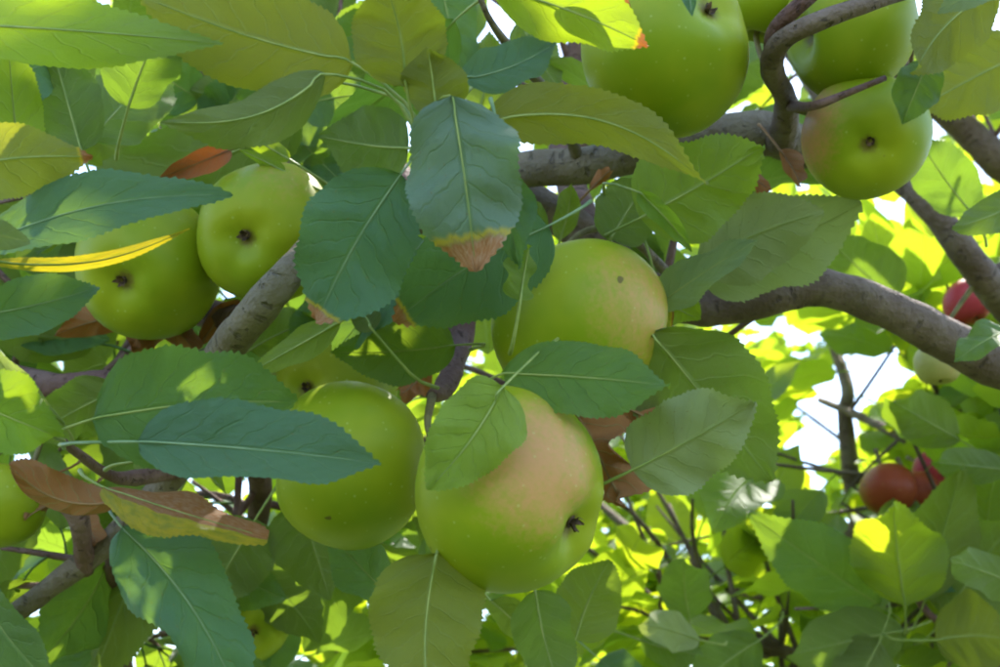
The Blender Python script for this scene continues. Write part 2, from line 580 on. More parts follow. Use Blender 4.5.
wood('trunk', [(TR + Vector((0, 0, -0.08)), 0.115), (TR + Vector((0.01, 0, 0.25)), 0.088), (TR + Vector((-0.03, 0.02, 0.9)), 0.078),
               (TR + Vector((-0.06, 0.0, 1.5)), 0.072), (TR + Vector((-0.05, 0.03, 2.1)), 0.055), (TR + Vector((-0.02, 0.1, 2.8)), 0.035)], M['bark'], NEAR, 60, 18, 0.12)
limb, limb_path = wood('branch', [
    (TR + Vector((-0.06, 0, 1.45)), 0.03), (P(1290, 470, 0.82), px(29.0, 0.8)), (P(1130, 418, 0.72), px(23.8, 0.72)), (P(1010, 372, 0.68), px(22.0, 0.68)),
    (P(935, 333, 0.66), px(20.2, 0.66)), (P(868, 300, 0.65), px(19.4, 0.65)), (P(818, 287, 0.65), px(19.4, 0.65)), (P(765, 297, 0.65), px(21.1, 0.65)),
    (P(705, 308, 0.66), px(19.4, 0.66)), (P(650, 290, 0.67), px(18.5, 0.67)), (P(585, 235, 0.68), px(19.4, 0.68)), (P(510, 195, 0.68), px(19.4, 0.68)),
    (P(450, 205, 0.67), px(15.0, 0.66)), (P(400, 190, 0.68), px(8.8, 0.68))],
    M['bark'], NEAR, 140, 16, 0.16)
wood('branch', [(P(520, 196, 0.68), px(14.1, 0.66)), (P(420, 215, 0.66), px(19.4, 0.66)), (P(345, 232, 0.57), px(19.4, 0.57)), (P(300, 262, 0.51), px(17.6, 0.51)), (P(250, 320, 0.515), px(18.5, 0.51)),
    (P(212, 372, 0.55), px(16.7, 0.55)), (P(182, 460, 0.60), px(14.1, 0.6)), (P(120, 532, 0.60), px(12.3, 0.6)), (P(60, 580, 0.60), px(11.4, 0.6)), (P(-10, 632, 0.61), px(9.7, 0.6))],
    M['bark_tan'], NEAR, 110, 16, 0.16)
b2, _ = wood('branch', [(P(470, 198, 0.68), px(12.3, 0.66)), (P(520, 172, 0.655), px(17.6, 0.655)), (P(580, 166, 0.64), px(19.4, 0.64)), (P(640, 152, 0.63), px(19.4, 0.63)),
                        (P(705, 135, 0.64), px(20.2, 0.64)), (P(768, 135, 0.645), px(22.0, 0.64)), (P(830, 150, 0.68), px(17.6, 0.68)), (P(900, 120, 0.75), px(12.3, 0.75))], M['bark_tan'], NEAR, 70, 16, 0.14)
b3, _ = wood('branch', [(P(782, 142, 0.63), px(16, 0.6)), (P(786, 104, 0.59), px(12, 0.59)), (P(772, 66, 0.53), px(11, 0.53)), (P(786, 38, 0.50), px(10, 0.5)),
                        (P(838, 14, 0.49), px(9, 0.49)), (P(905, -8, 0.5), px(8, 0.5)), (P(980, -30, 0.55), px(6, 0.5))], M['bark'], NEAR, 60, 12, 0.16)
wood('branch', [(P(772, 64, 0.53), px(9, 0.53)), (P(776, 30, 0.51), px(8, 0.51)), (P(812, -6, 0.50), px(8, 0.5)), (P(850, -40, 0.52), px(6, 0.5))], M['bark_red'], NEAR, 26, 10, 0.14)
wood('branch', [(P(788, 106, 0.59), px(6, 0.53)), (P(812, 106, 0.52), px(5, 0.5)), (P(845, 94, 0.515), px(4, 0.5)), (P(885, 78, 0.52), px(3, 0.5))], M['bark_red'], NEAR, 20, 9, 0.12)
b4, b4p = wood('branch', [(TR + Vector((-0.05, 0.03, 2.0)), 0.02), (P(1120, 420, 0.98), px(20, 0.9)), (P(1030, 330, 0.86), px(17, 0.86)), (P(990, 285, 0.82), px(16, 0.82)),
                          (P(958, 243, 0.80), px(15, 0.8)), (P(925, 203, 0.80), px(13, 0.8)), (P(893, 172, 0.82), px(12, 0.82)), (P(840, 120, 0.86), px(10, 0.86)), (P(780, 40, 0.95), px(6, 0.9))],
               M['bark'], NEAR, 80, 14, 0.15)
wood('branch', [(P(990, 285, 0.82), px(12, 0.8)), (P(1010, 270, 0.83), px(11, 0.8)), (P(1060, 262, 0.86), px(9, 0.8))], M['bark'], NEAR, 14, 10, 0.12)
b5, b5p = wood('branch', [(TR + Vector((-0.04, 0.05, 2.35)), 0.026), (P(1120, 250, 1.15), px(20, 1.1)), (P(1020, 180, 1.02), px(17, 1.0)), (P(970, 132, 1.0), px(15, 1.0)), (P(915, 85, 1.0), px(12, 1.0)), (P(820, -20, 1.05), px(8, 1.0))],
               M['bark'], NEAR, 60, 12, 0.15)
b6, b6p = wood('branch', [(P(222, 352, 0.605), px(13, 0.6)), (P(170, 378, 0.63), px(14, 0.63)), (P(105, 384, 0.635), px(15, 0.63)), (P(45, 386, 0.64), px(15, 0.64)), (P(-10, 368, 0.65), px(13, 0.65)), (P(-90, 340, 0.68), px(9, 0.68))],
               M['bark_red'], NEAR, 44, 12, 0.2)
# fruit spurs
wood('spur', [(P(470, 232, 0.66), px(12, 0.6)), (P(466, 300, 0.615), px(12, 0.6)), (P(458, 345, 0.595), px(13, 0.6)), (P(447, 385, 0.57), px(11, 0.57)), (P(432, 396, 0.54), px(7, 0.54))], M['bark_red'], NEAR, 30, 10, 0.3)
wood('spur', [(P(520, 182, 0.66), px(9, 0.6)), (P(445, 165, 0.60), px(9, 0.6)), (P(430, 150, 0.53), px(6, 0.53)), (P(424, 142, 0.47), px(5, 0.47))], M['bark_red'], NEAR, 24, 9, 0.25)
wood('spur', [(P(85, 570, 0.60), px(10, 0.6)), (P(82, 545, 0.585), px(12, 0.58)), (P(78, 520, 0.575), px(13, 0.57)), (P(62, 500, 0.57), px(9, 0.57))], M['bark_red'], NEAR, 18, 10, 0.35)
wood('spur', [(P(180, 470, 0.60), px(9, 0.6)), (P(120, 478, 0.55), px(7, 0.55)), (P(80, 455, 0.50), px(5, 0.5)), (P(64, 442, 0.47), px(4, 0.47))], M['bark_red'], NEAR, 18, 9, 0.25)
wood('spur', [(P(690, 308, 0.65), px(8, 0.6)), (P(650, 330, 0.61), px(7, 0.6)), (P(600, 380, 0.585), px(7, 0.58)), (P(560, 400, 0.565), px(6, 0.57)), (P(505, 384, 0.525), px(4, 0.5))], M['bark_red'], NEAR, 24, 9, 0.2)
wood('twig', [(P(690, 300, 0.65), px(7, 0.6)), (P(655, 260, 0.62), px(5, 0.6)), (P(620, 225, 0.575), px(4, 0.57))], M['bark_tan'], NEAR, 14, 8, 0.15)
wood('twig', [(P(580, 166, 0.64), px(7, 0.6)), (P(560, 110, 0.60), px(6, 0.6)), (P(520, 60, 0.54), px(5, 0.54)), (P(490, 20, 0.5), px(3.5, 0.5)), (P(470, -30, 0.49), px(3, 0.5))], M['bark_tan'], NEAR, 24, 8, 0.15)
# light upper limbs that carry the foliage behind and above the foreground
uppers = []
for ctrl in (
    [(P(420, 215, 0.66), 0.010), (P(350, 120, 0.74), 0.009), (P(220, 70, 0.80), 0.007), (P(60, 60, 0.84), 0.005), (P(-120, 20, 0.9), 0.003)],
    [(P(345, 235, 0.65), 0.010), (P(230, 170, 0.74), 0.008), (P(90, 190, 0.78), 0.006), (P(-80, 200, 0.82), 0.003)],
    [(P(585, 235, 0.68), 0.010), (P(560, 110, 0.80), 0.008), (P(600, -20, 0.9), 0.006), (P(640, -150, 1.0), 0.004)],
    [(P(212, 372, 0.6), 0.009), (P(260, 480, 0.70), 0.007), (P(240, 570, 0.76), 0.006), (P(180, 680, 0.82), 0.004)],
    [(P(120, 532, 0.6), 0.007), (P(110, 590, 0.66), 0.006), (P(60, 650, 0.70), 0.004), (P(0, 720, 0.75), 0.003)],
    [(P(248, 322, 0.58), 0.008), (P(170, 310, 0.66), 0.007), (P(60, 330, 0.71), 0.005), (P(-80, 350, 0.76), 0.003)],
    [(P(650, 290, 0.67), 0.010), (P(560, 360, 0.74), 0.008), (P(460, 430, 0.78), 0.006), (P(350, 470, 0.82), 0.004)],
):
    uppers.append(wood('branch', ctrl, M['bark_red'], NEAR, 30, 10, 0.12)[1])

# ---- wood of the far tree
TF = Vector((1.95, 2.3, 0))
wood('trunk', [(TF + Vector((0, 0, -0.08)), 0.14), (TF + Vector((0, 0, 0.3)), 0.10), (TF + Vector((0.02, -0.03, 1.0)), 0.09), (TF + Vector((-0.02, -0.05, 1.7)), 0.075), (TF + Vector((-0.02, 0.1, 2.6)), 0.05), (TF + Vector((0.05, 0.2, 4.2)), 0.02)],
     M['bark'], FAR, 60, 16, 0.12, track=False)
TFt = TF + Vector((-0.02, -0.05, 1.65))
far_limbs = []
for pts, r0 in (
    (((905, 640, 1.35), (860, 520, 1.25), (845, 420, 1.25), (843, 372, 1.28), (790, 240, 1.5)), 0.028),
    (((1000, 640, 1.25), (985, 540, 1.10), (950, 470, 1.08), (890, 430, 1.15), (820, 400, 1.3)), 0.024),
    (((760, 690, 1.45), (700, 600, 1.40), (640, 540, 1.45), (560, 470, 1.6)), 0.024),
    (((640, 740, 1.30), (560, 660, 1.20), (480, 600, 1.25), (360, 560, 1.4)), 0.022),
    (((500, 780, 1.35), (360, 680, 1.30), (315, 600, 1.32), (325, 540, 1.4), (250, 400, 1.6)), 0.022),
    (((330, 820, 1.5), (120, 650, 1.5), (0, 480, 1.6), (-80, 300, 1.8)), 0.022),
    (((820, 560, 1.9), (720, 440, 1.9), (660, 300, 2.0), (600, 150, 2.2)), 0.026),
    (((1000, 520, 1.8), (1010, 360, 1.75), (950, 220, 1.7), (900, 100, 1.8)), 0.026),
    (((640, 560, 2.1), (480, 400, 2.1), (330, 260, 2.2), (150, 120, 2.3)), 0.026),
    (((1120, 700, 1.2), (1080, 620, 1.02), (1000, 590, 0.98), (930, 600, 0.98)), 0.020),
    (((860, 720, 1.1), (800, 660, 1.02), (740, 640, 1.0), (660, 630, 1.02)), 0.016),
    (((900, 620, 2.3), (760, 520, 2.3), (640, 430, 2.4), (560, 330, 2.6)), 0.020),
    (((760, 720, 2.2), (640, 620, 2.2), (540, 540, 2.3), (420, 520, 2.4)), 0.020),
    (((980, 560, 2.4), (880, 470, 2.3), (760, 380, 2.5)), 0.020),
    (((1020, 660, 2.2), (900, 600, 2.2), (760, 600, 2.3), (640, 560, 2.4)), 0.020),
    (((1020, 420, 2.4), (900, 300, 2.4), (780, 250, 2.6)), 0.020),
    (((1120, 560, 1.3), (1060, 450, 1.15), (1000, 420, 1.1), (930, 410, 1.1)), 0.018),
):
    ctrl = [(TFt + Vector((0, 0, random.uniform(-0.15, 0.5))), r0 * 1.25)]
    n = len(pts)
    for i, q in enumerate(pts):
        ctrl.append((P(*q), r0 * 0.48 * (1 - 0.85 * (i + 1) / n) + 0.002))
    far_limbs.append(wood('branch', ctrl, M['bark'], FAR, 44, 10, 0.15, track=False)[1])


# ------------------------------------------------------------------ apples
def apple(pxl, pyl, d, rpx, calyx, label, blush=None, bstr=1.0, mat='apple', squash=0.94, seed=0, stalk_to=None, lowres=False, bw=0.35):
    rnd = random.Random(seed * 77 + 5)
    c = P(pxl, pyl, d)
    r = rpx * K * d
    z = -camdir(calyx)                     # +Z of the fruit = stalk end
    xx = z.orthogonal().normalized()
    xx = Matrix.Rotation(rnd.random() * 6.28, 3, z) @ xx
    rot = Matrix((xx, z.cross(xx), z)).transposed()
    nu, nv = (36, 26) if not lowres else (24, 16)
    bl = rot.transposed() @ camdir(blush) if blush else None
    vs, bls, rus = [], [], []
    lob = rnd.random() * 6.28
    tilt = Vector((rnd.uniform(-.06, .06), rnd.uniform(-.06, .06), 0))
    for i in range(nv + 1):
        a = math.pi * i / nv               # 0 = stalk pole, pi = calyx pole
        sa, ca = math.sin(a), math.cos(a)
        for j in range(nu):
            th = 2 * math.pi * j / nu
            rho = sa * (1.0 + 0.05 * ca)
            zz = squash * ca
            # hollows at both ends
            ks = math.exp(-(sa / 0.30) ** 2)
            kc = math.exp(-(sa / 0.31) ** 2)
            if ca > 0:
                zz -= 0.34 * ks
            else:
                zz += 0.24 * kc
                zz -= 0.014 * math.cos(5 * th + lob) * math.exp(-((sa - 0.45) / 0.22) ** 2)
            q = 1 + 0.010 * math.cos(5 * th + lob) * sa ** 2 + 0.055 * mnoise.noise(Vector((sa * math.cos(th), sa * math.sin(th), ca)) * 1.2 + Vector((seed * 3.1, 0, 0)))
            v = Vector((rho * math.cos(th) * q, rho * math.sin(th) * q, zz * q))
            v += tilt * v.z
            vs.append(v * r)
            nn = Vector((sa * math.cos(th), sa * math.sin(th), ca))
            bls.append(0.0 if bl is None else bstr * min(1, max(0, (nn.dot(bl) - (1 - bw * 2)) / (bw * 2))))
            rus.append(1.1 * math.exp(-(sa / 0.20) ** 2) if ca > 0 else 1.0 * math.exp(-(sa / 0.17) ** 2))
    fs = []
    for i in range(nv):
        for j in range(nu):
            k = (j + 1) % nu
            fs.append((i * nu + j, (i + 1) * nu + j, (i + 1) * nu + k, i * nu + k))
    o = mesh_obj('apple', vs, fs, M[mat], None, None, {'blush': bls, 'russet': rus})
    o.matrix_world = Matrix.Translation(c) @ rot.to_4x4()
    o['label'] = label
    o['category'] = 'apple'
    o['group'] = 'apples on the trees'
    # dry calyx: five curled sepals in the basin
    cv, cf = [], []
    zb = -(squash - 0.24) * r
    for k in range(5):
        th = 2 * math.pi * (k + rnd.uniform(-.15, .15)) / 5
        for m_, (rad, hh, wd) in enumerate(((0.012, 0.0, .022), (0.04, -0.045, .034), (0.055 + .03 * rnd.random(), -0.06 - .04 * rnd.random(), .026), (0.05 + .05 * rnd.random(), -0.10 - .04 * rnd.random(), .008))):
            for sgn in (-1, 1):
                x = rad * math.cos(th) - sgn * wd * math.sin(th)
                y = rad * math.sin(th) + sgn * wd * math.cos(th)
                cv.append(Vector((x * r, y * r, zb + hh * r)))
        b0 = len(cv) - 8
        for m_ in range(3):
            cf.append((b0 + 2 * m_, b0 + 2 * m_ + 1, b0 + 2 * m_ + 3, b0 + 2 * m_ + 2))
    b0 = len(cv)
    for k in range(8):
        th = 2 * math.pi * k / 8
        cv.append(Vector((0.07 * r * math.cos(th), 0.07 * r * math.sin(th), zb - 0.012 * r)))
    cf.append(tuple(range(b0, b0 + 8)))
    mesh_obj('calyx', cv, cf, M['calyx'], o)
    # stalk, running to the nearest wood
    s0 = Vector((0, 0, (squash - 0.345) * r))
    s1 = Vector((0, 0, (squash + 0.12) * r))
    inv = o.matrix_world.inverted()
    w1 = o.matrix_world @ s1
    if stalk_to is not None:
        tgt = stalk_to
    else:
        best = min(BRANCHES, key=lambda q: (q[0] - w1).length)
        tgt = best[0] if (best[0] - w1).length < 0.09 else w1 + z * 0.012
    path = catmull([(s0, 0.0016), (s0.lerp(s1, 0.6), 0.0014), (s1.lerp(inv @ tgt, 0.35), 0.0015), (inv @ tgt, 0.0022)], 14)
    tv, tf, _ = tube_data(path, 7)
    mesh_obj('stalk', tv, tf, M['stalk'], o)
    return o


apple(510, 489, 0.475, 102, (0.80, -0.37, 0.46), 'large green apple with a pale pink cheek, front and centre, dimple at its right side', (0.34, 0.40, 0.84), 0.85, seed=1, squash=0.95, bw=0.23)
apple(578, 325, 0.535, 88, (0.15, -0.95, 0.28), 'green apple with blushed right side directly above the large front apple', (0.70, 0.20, 0.66), 0.62, seed=2, squash=0.97, bw=0.24)
apple(350, 466, 0.530, 83, (1.0, -0.2, -0.15), 'plain green apple behind and left of the large pink-cheeked apple', None, seed=3, squash=0.97)
apple(332, 388, 0.620, 66, (-0.36, 0.06, 0.92), 'shaded green apple showing its dark calyx, half hidden above the plain green one', None, seed=4)
apple(267, 233, 0.555, 71, (-0.22, -0.12, 0.97), 'green apple facing down with central calyx, beside the grey branch at left', (0.2, 0.95, 0.1), 0.35, seed=5)
apple(148, 268, 0.575, 74, (-0.19, -0.27, 0.95), 'green apple with calyx showing under the large blue-green leaf at left', None, seed=6)
apple(667, 50, 0.540, 86, (0.48, 0.37, 0.79), 'large green apple at the top edge with its dimple at upper right', None, seed=7, squash=0.98)
apple(852, 28, 0.560, 70, (1.0, 0.15, -0.15), 'green apple behind the forked reddish twig at upper right', None, seed=8, squash=0.9)
apple(866, 136, 0.555, 63, (-0.20, -0.26, 0.94), 'green apple with reddish left edge and central calyx at upper right', (-0.97, 0.12, 0.1), 0.9, seed=9, bw=0.25)
apple(764, 2, 0.600, 44, (0.2, 1, 0), 'partly hidden green apple at the top between large apple and forked twig', None, seed=10)
apple(2, 506, 0.600, 43, (-0.3, -0.5, 0.7), 'shaded green apple cut off by the left edge under brown leaf', None, seed=11)
apple(246, 622, 0.700, 44, (0.42, -0.08, 0.9), 'small shaded green apple with dark dimple near the bottom left', None, seed=12)
apple(968, 302, 0.93, 25, (0.2, -0.7, 0.4), 'magenta red apple behind the upright branch at the right edge', (-0.3, 0.2, 0.9), 1.5, 'apple_red', seed=13, lowres=True, bw=0.8)
apple(938, 364, 0.80, 24, (0.0, -0.8, 0.3), 'pale yellow apple hanging just below the thick limb at right', (0.3, 0.2, 0.9), 0.3, 'apple_pale', seed=14, lowres=True)
apple(888, 490, 0.93, 28, (0.1, -0.7, 0.4), 'orange red apple, leftmost of the red cluster at right', (0.2, 0.1, 0.9), 1.4, 'apple_orange', seed=15, lowres=True, bw=0.7)
apple(917, 494, 0.95, 24, (0.3, -0.7, 0.3), 'orange red apple in the middle of the red cluster at right', (0, 0.1, 0.9), 1.5, 'apple_orange', seed=16, lowres=True, bw=0.8)
apple(932, 470, 0.97, 20, (0.3, -0.2, 0.7), 'deep red apple at the upper right of the red cluster', (0, 0.1, 0.9), 1.6, 'apple_red', seed=17, lowres=True, bw=0.8)
apple(968, 491, 0.97, 15, (0.3, -0.2, 0.7), 'small dark red apple peeping from leaves right of the red cluster', (0, 0.1, 0.9), 1.6, 'apple_red', seed=18, lowres=True, bw=0.8)


# ------------------------------------------------------------------ hero leaves
def wither_glow_field(uvs, kind, seed):
    out = []
    for u, v in uvs:
        s = abs(v - 0.5) * 2
        val = 0.0
        if kind == 'tip':
            val = max(0, (u - 0.74) / 0.26) * 1.6
        elif kind == 'tipsmall':
            val = max(0, (u - 0.88) / 0.12) * 1.3
        elif kind == 'edge':
            val = max(0, (s - 0.55) / 0.45) * 0.75
        elif kind == 'edgeL':
            val = max(0, (s - 0.4) / 0.6) * 0.85 if v < 0.5 else 0
        elif kind == 'edgeR':
            val = max(0, (s - 0.4) / 0.6) * 0.85 if v > 0.5 else 0
        elif kind == 'halfR':
            val = 1.0 if v > 0.30 else 0.36
        elif kind == 'halfL':
            val = 1.0 if v < 0.46 else 0.30
        elif kind == 'yellow':
            val = 0.34  # even yellow painting sun glow on the added strip, no withering
        elif kind == 'all':
            val = 1.0
        out.append(val)
    return out


HERO = 0
NU = 60


def leaf(b, t, hw, side='top', roll=0, bend=0.35, fold=0.16, curl=(0, 0), sway=0.0, mat='leaf', pet=None, wither_glow=None, wave=0.17,
         label=None, shape=(0.55, 0.8), petlen=0.022, rib=None, tone=None, flop=0.0, tree=None):
    """b, t: base and tip (x, y, distance); hw: half width in the same units as x"""
    global HERO
    HERO += 1
    base, tip = P(*b), P(*t)
    midp = (base + tip) * 0.5
    ax = (tip - base).normalized()
    n = (CAM - midp).normalized()
    n = (n - ax * n.dot(ax)).normalized()
    n = Matrix.Rotation(R(roll), 3, ax) @ n
    if side == 'under':
        n = -n
    n = n + Vector((0, 0, 0.32))         # blades turn their upper face to the sky
    m, L = frame(base, tip, n)
    dm = (b[2] + t[2]) / 2
    hwu = hw * K * dm / L
    hr = random.Random(HERO * 13 + 1)
    flop += hr.uniform(-.35, .35)
    fold += hr.uniform(-.02, .26)
    wave *= hr.uniform(.8, 1.9)
    bend += hr.uniform(-.1, .35)
    sway += hr.uniform(-.05, .05)
    curl = (curl[0] + hr.uniform(-.65, .4), curl[1] + hr.uniform(-.65, .4))
    vs, fs, uvs, W = leaf_grid(NU, 5, hwu, bend, fold, curl, sway, teeth=1, wave=wave, seed=HERO, shape=shape, flop=flop, quilt=.026)
    rv = (HERO * 0.381) % 1.0 if tone is None else tone
    o = mesh_obj('leaf', [v * L for v in vs], fs, M[mat], tree or NEAR, uvs, {'rnd': [rv] * len(vs), 'wither_glow': wither_glow_field(uvs, wither_glow, HERO) if wither_glow else [0.0] * len(vs)})
    mw = Matrix.Translation(base) @ m.to_4x4()
    o.matrix_basis = mw
    if label:
        o['label'] = label
    # stalk and raised midrib, one tapering strand
    inv = mw.inverted()
    c0 = Vector((0, 0, 0))
    rib_pts = []
    row = nv = 5
    for i in (0, 8, 16, 24, 32, 40, 48, 55):
        p = vs[i * W + nv] * L
        nxt = vs[min(i + 1, NU) * W + nv] * L
        prv = vs[max(i - 1, 0) * W + nv] * L
        d_ = (nxt - prv).normalized()
        nn = Vector((-d_.z, 0, d_.x))
        if side == 'under':
            nn = -nn
        k = 1 - i / NU
        rib_pts.append((p + nn * (0.00002 + 0.00022 * k), 0.00010 + (0.00050 if side == 'under' else 0.00032) * k))
    if pet is None:
        back = -(vs[4 * W + nv] - vs[0]).normalized() if False else Vector((-1, 0, 0))
        pend = back * petlen + (inv.to_3x3() @ FWD) * petlen * 0.5
    else:
        pend = inv @ P(*pet)
    dirb = (rib_pts[1][0] - rib_pts[0][0]).normalized()
    ctrl = [(pend, 0.00095), (pend.lerp(c0 - dirb * pend.length * 0.4, 0.55), 0.00072)] + rib_pts
    path = catmull(ctrl, 26)
    tv, tf, _ = tube_data(path, 6)
    pm = rib or ('petiole_dry' if mat == 'dry' else ('rib_blue' if mat == 'leaf_blue' else 'petiole'))
    mesh_obj('leaf_stalk', tv, tf, M[pm], o)
    return o


HUB = (424, 146, 0.470)
# --- upper left
leaf((-75, 22, .40), (223, 43, .47), 36, 'under', -30, .25, .10, (0, .2), mat='leaf_young', label='long yellow-green leaf with light shining through, crossing the top left corner', wither_glow=None)
leaf((-60, 172, .42), (93, 157, .45), 37, 'under', -18, .35, .14, mat='leaf_olive', wither_glow='tipsmall', label='yellow-green leaf pointing right from the left edge')
leaf((-22, 246, .44), (233, 195, .45), 40, 'top', -16, .30, .10, (-.4, .15), mat='leaf_blue', label='long blue-green leaf with its rolled yellow edge set as an added narrow leaf', sway=.0)
leaf((-15, 262, .455), (190, 228, .46), 8, 'under', -8, .3, .05, mat='leaf_olive', wither_glow='yellow', label='added narrow leaf, coloured yellow for the sunlit rolled edge of the long blue-green leaf', pet=(-50, 300, .5), sway=.05)  # added strip for the rolled edge above; its yellow paints sun glow
leaf((-40, 318, .47), (98, 287, .49), 30, 'top', 20, .3, .1, mat='leaf_blue')
leaf((-40, 226, .41), (30, 242, .42), 17, 'top', 35, .4, .2, mat='leaf_pale')
leaf((64, 424, .45), (-28, 300, .44), 30, 'top', -42, .7, .30, mat='leaf_pale', pet=(60, 445, .47))
leaf((-52, 392, .42), (58, 437, .44), 40, 'top', 10, .5, .25, mat='leaf_young', label='glossy green leaf entering from the left edge above brown leaf')
leaf((93, 419, .436), (296, 402, .452), 66, 'top', 12, .35, .02, (.1, .2), mat='leaf', pet=(64, 441, .47), label='broad deep green leaf above the long bluish leaf', tone=.1)
leaf((138, 442, .426), (381, 464, .431), 54, 'top', -6, .40, .14, mat='leaf_blue', pet=(64, 448, .47), label='long bluish leaf whose tip overlaps the left apple', tone=.3)
leaf((122, 528, .46), (240, 702, .45), 54, 'top', -8, .45, .16, (-.9, .1), mat='leaf_blue', pet=(112, 505, .48), label='dark bluish leaf hanging from the brown curled leaf', tone=.05)
leaf((112, 503, .455), (10, 466, .445), 34, 'under', 15, 1.1, .6, (1.1, .5), mat='dry', pet=(118, 512, .47), wither_glow=None, label='dry brown curled leaf at left', wave=.6, sway=-.12, shape=(.75, .8))
leaf((104, 488, .452), (268, 538, .43), 38, 'top', -56, .12, -.1, (-1.1, .3), mat='leaf_olive', wither_glow='halfR', pet=(80, 470, .465), label='curled leaf with brown withered upper half and yellow edge', wave=.10, sway=-.03)
leaf((134, 462, .46), (168, 462, .455), 9, 'top', 10, .5, .4, mat='leaf_young', pet=(105, 470, .47))
leaf((140, 448, .47), (226, 494, .48), 13, 'under', 30, .9, .4, mat='leaf_young', pet=(120, 452, .48))
# --- centre
leaf((452, 97, .445), (476, 272, .435), 66, 'top', 8, .40, .12, (.1, -.1), mat='leaf_sky_sheen', pet=HUB, wither_glow='tip', label='blue-grey leaf with withered tan tip hanging at centre', shape=(.62, .75), tone=.45)
leaf((401, 174, .455), (316, 322, .455), 60, 'top', -6, .30, .10, mat='leaf_blue', pet=HUB, wither_glow='tipsmall', label='blue-green leaf left of the tan-tipped leaf', shape=(.6, .75), tone=.35)
leaf((548, 226, .495), (394, 322, .49), 62, 'top', -22, .35, .06, mat='leaf_blue', wither_glow='tipsmall', label='dark green leaf behind the tan-tipped leaf', shape=(.5, .75), tone=.0)
leaf((500, 150, .465), (520, 268, .47), 32, 'top', 30, .3, .1, mat='leaf_blue', tone=.0)
leaf((425, 240, .51), (335, 352, .53), 46, 'top', 20, .4, .12, mat='leaf_blue', tone=.0)
leaf((455, 345, .53), (330, 352, .52), 34, 'top', -30, .3, .1, mat='leaf', pet=(470, 350, .58))
leaf((340, 322, .485), (247, 374, .49), 16, 'under', 40, .3, .3, mat='leaf_young', wither_glow='tipsmall')
leaf((373, 330, .50), (352, 300, .505), 14, 'under', 0, .3, .2, mat='leaf', pet=(438, 388, .53))
leaf((408, 148, .478), (318, 136, .50), 38, 'under', 10, .3, .1, mat='leaf', pet=HUB)
leaf((406, 86, .46), (383, -22, .44), 48, 'under', 5, .3, .1, mat='leaf_olive', pet=HUB, label='olive leaf seen from below at top, left of centre', shape=(.6, .75))
leaf((437, 117, .455), (428, 48, .45), 34, 'under', -5, .3, .1, mat='leaf_olive', pet=HUB, shape=(.6, .75))
leaf((352, 62, .475), (140, -4, .47), 62, 'under', 8, .3, .08, mat='leaf_olive', pet=HUB, label='large olive leaf seen from below along the top edge', shape=(.55, .75))
leaf((326, 74, .46), (160, 122, .44), 34, 'under', 30, -.5, .25, (.3, .7), mat='leaf', pet=HUB, sway=-.10)
leaf((312, 78, .50), (240, 100, .51), 26, 'top', 20, .3, .1, mat='leaf', pet=HUB)
leaf((300, 120, .62), (60, 208, .64), 52, 'under', 12, .3, .06, mat='leaf', tone=.8)
leaf((230, 150, .56), (160, 178, .55), 16, 'top', -10, .6, .5, (.9, .3), mat='dry')
leaf((82, 152, .52), (50, 40, .52), 34, 'under', -10, .3, .12, mat='leaf')
leaf((128, 108, .50), (165, 20, .49), 40, 'under', 10, .3, .1, mat='leaf')
leaf((90, 140, .53), (170, 60, .56), 46, 'under', -20, .3, .1, mat='leaf')
leaf((-20, 90, .50), (60, 60, .53), 34, 'top', 12, .3, .1, mat='leaf_blue')
leaf((20, 175, .50), (8, 40, .48), 30, 'under', 25, .3, .1, mat='leaf_young')
leaf((165, 38, .50), (250, 46, .51), 22, 'top', 20, .3, .1, mat='leaf_blue')
leaf((290, 160, .52), (236, 124, .51), 12, 'under', 10, .4, .3, mat='leaf_young')
leaf((285, 172, .54), (240, 150, .54), 9, 'under', -25, .4, .3, mat='leaf_young')
leaf((455, 20, .50), (330, 130, .55), 40, 'top', -25, .3, .1, mat='leaf')
# --- around the front apples
leaf((503, 387, .435), (428, 490, .425), 45, 'top', -6, .6, .22, (-.3, -.3), mat='leaf_lit', pet=(560, 400, .565), label='bright green leaf lying on the front apple', shape=(.42, .75), sway=.06, tone=.1)
leaf((503, 374, .475), (670, 386, .455), 42, 'top', -4, .30, -.12, (-.2, -.3), mat='leaf_mid', pet=(560, 402, .565), label='dark green leaf lying between the two blushed apples', shape=(.55, .75), tone=.2)
leaf((572, 404, .53), (622, 505, .50), 44, 'under', 25, .7, .35, (.9, .5), mat='dry', label='dry brown leaf tucked beside the front apple', wave=.55, shape=(.5, .75), pet=(600, 380, .585))
leaf((600, 400, .53), (668, 432, .52), 30, 'under', -10, .6, .3, (.6, .3), mat='dry', wave=.3, pet=(600, 380, .585))
leaf((632, 470, .485), (755, 402, .475), 52, 'under', -6, .25, .08, mat='leaf_pale', label='pale grey-green leaf right of the front apple', shape=(.5, .75), tone=.1)
leaf((652, 334, .515), (772, 482, .53), 66, 'under', 4, .3, .06, mat='leaf', label='broad green leaf seen from below behind the pale leaf', shape=(.5, .75), pet=(655, 300, .62), tone=.55)
leaf((520, 300, .475), (530, 245, .478), 26, 'under', 45, .3, .2, mat='leaf_young', tone=.3)
leaf((655, 275, .55), (672, 335, .56), 14, 'top', 30, .5, .4, mat='leaf_olive', wither_glow='edge')
leaf((437, 553, .455), (428, 704, .44), 62, 'under', 0, .3, .07, mat='leaf_olive', label='large olive leaf hanging below the front apple', wither_glow='tipsmall', shape=(.5, .75), tone=.35, pet=(445, 540, .52))
leaf((405, 612, .56), (325, 530, .56), 34, 'top', 25, .4, .1, mat='leaf')
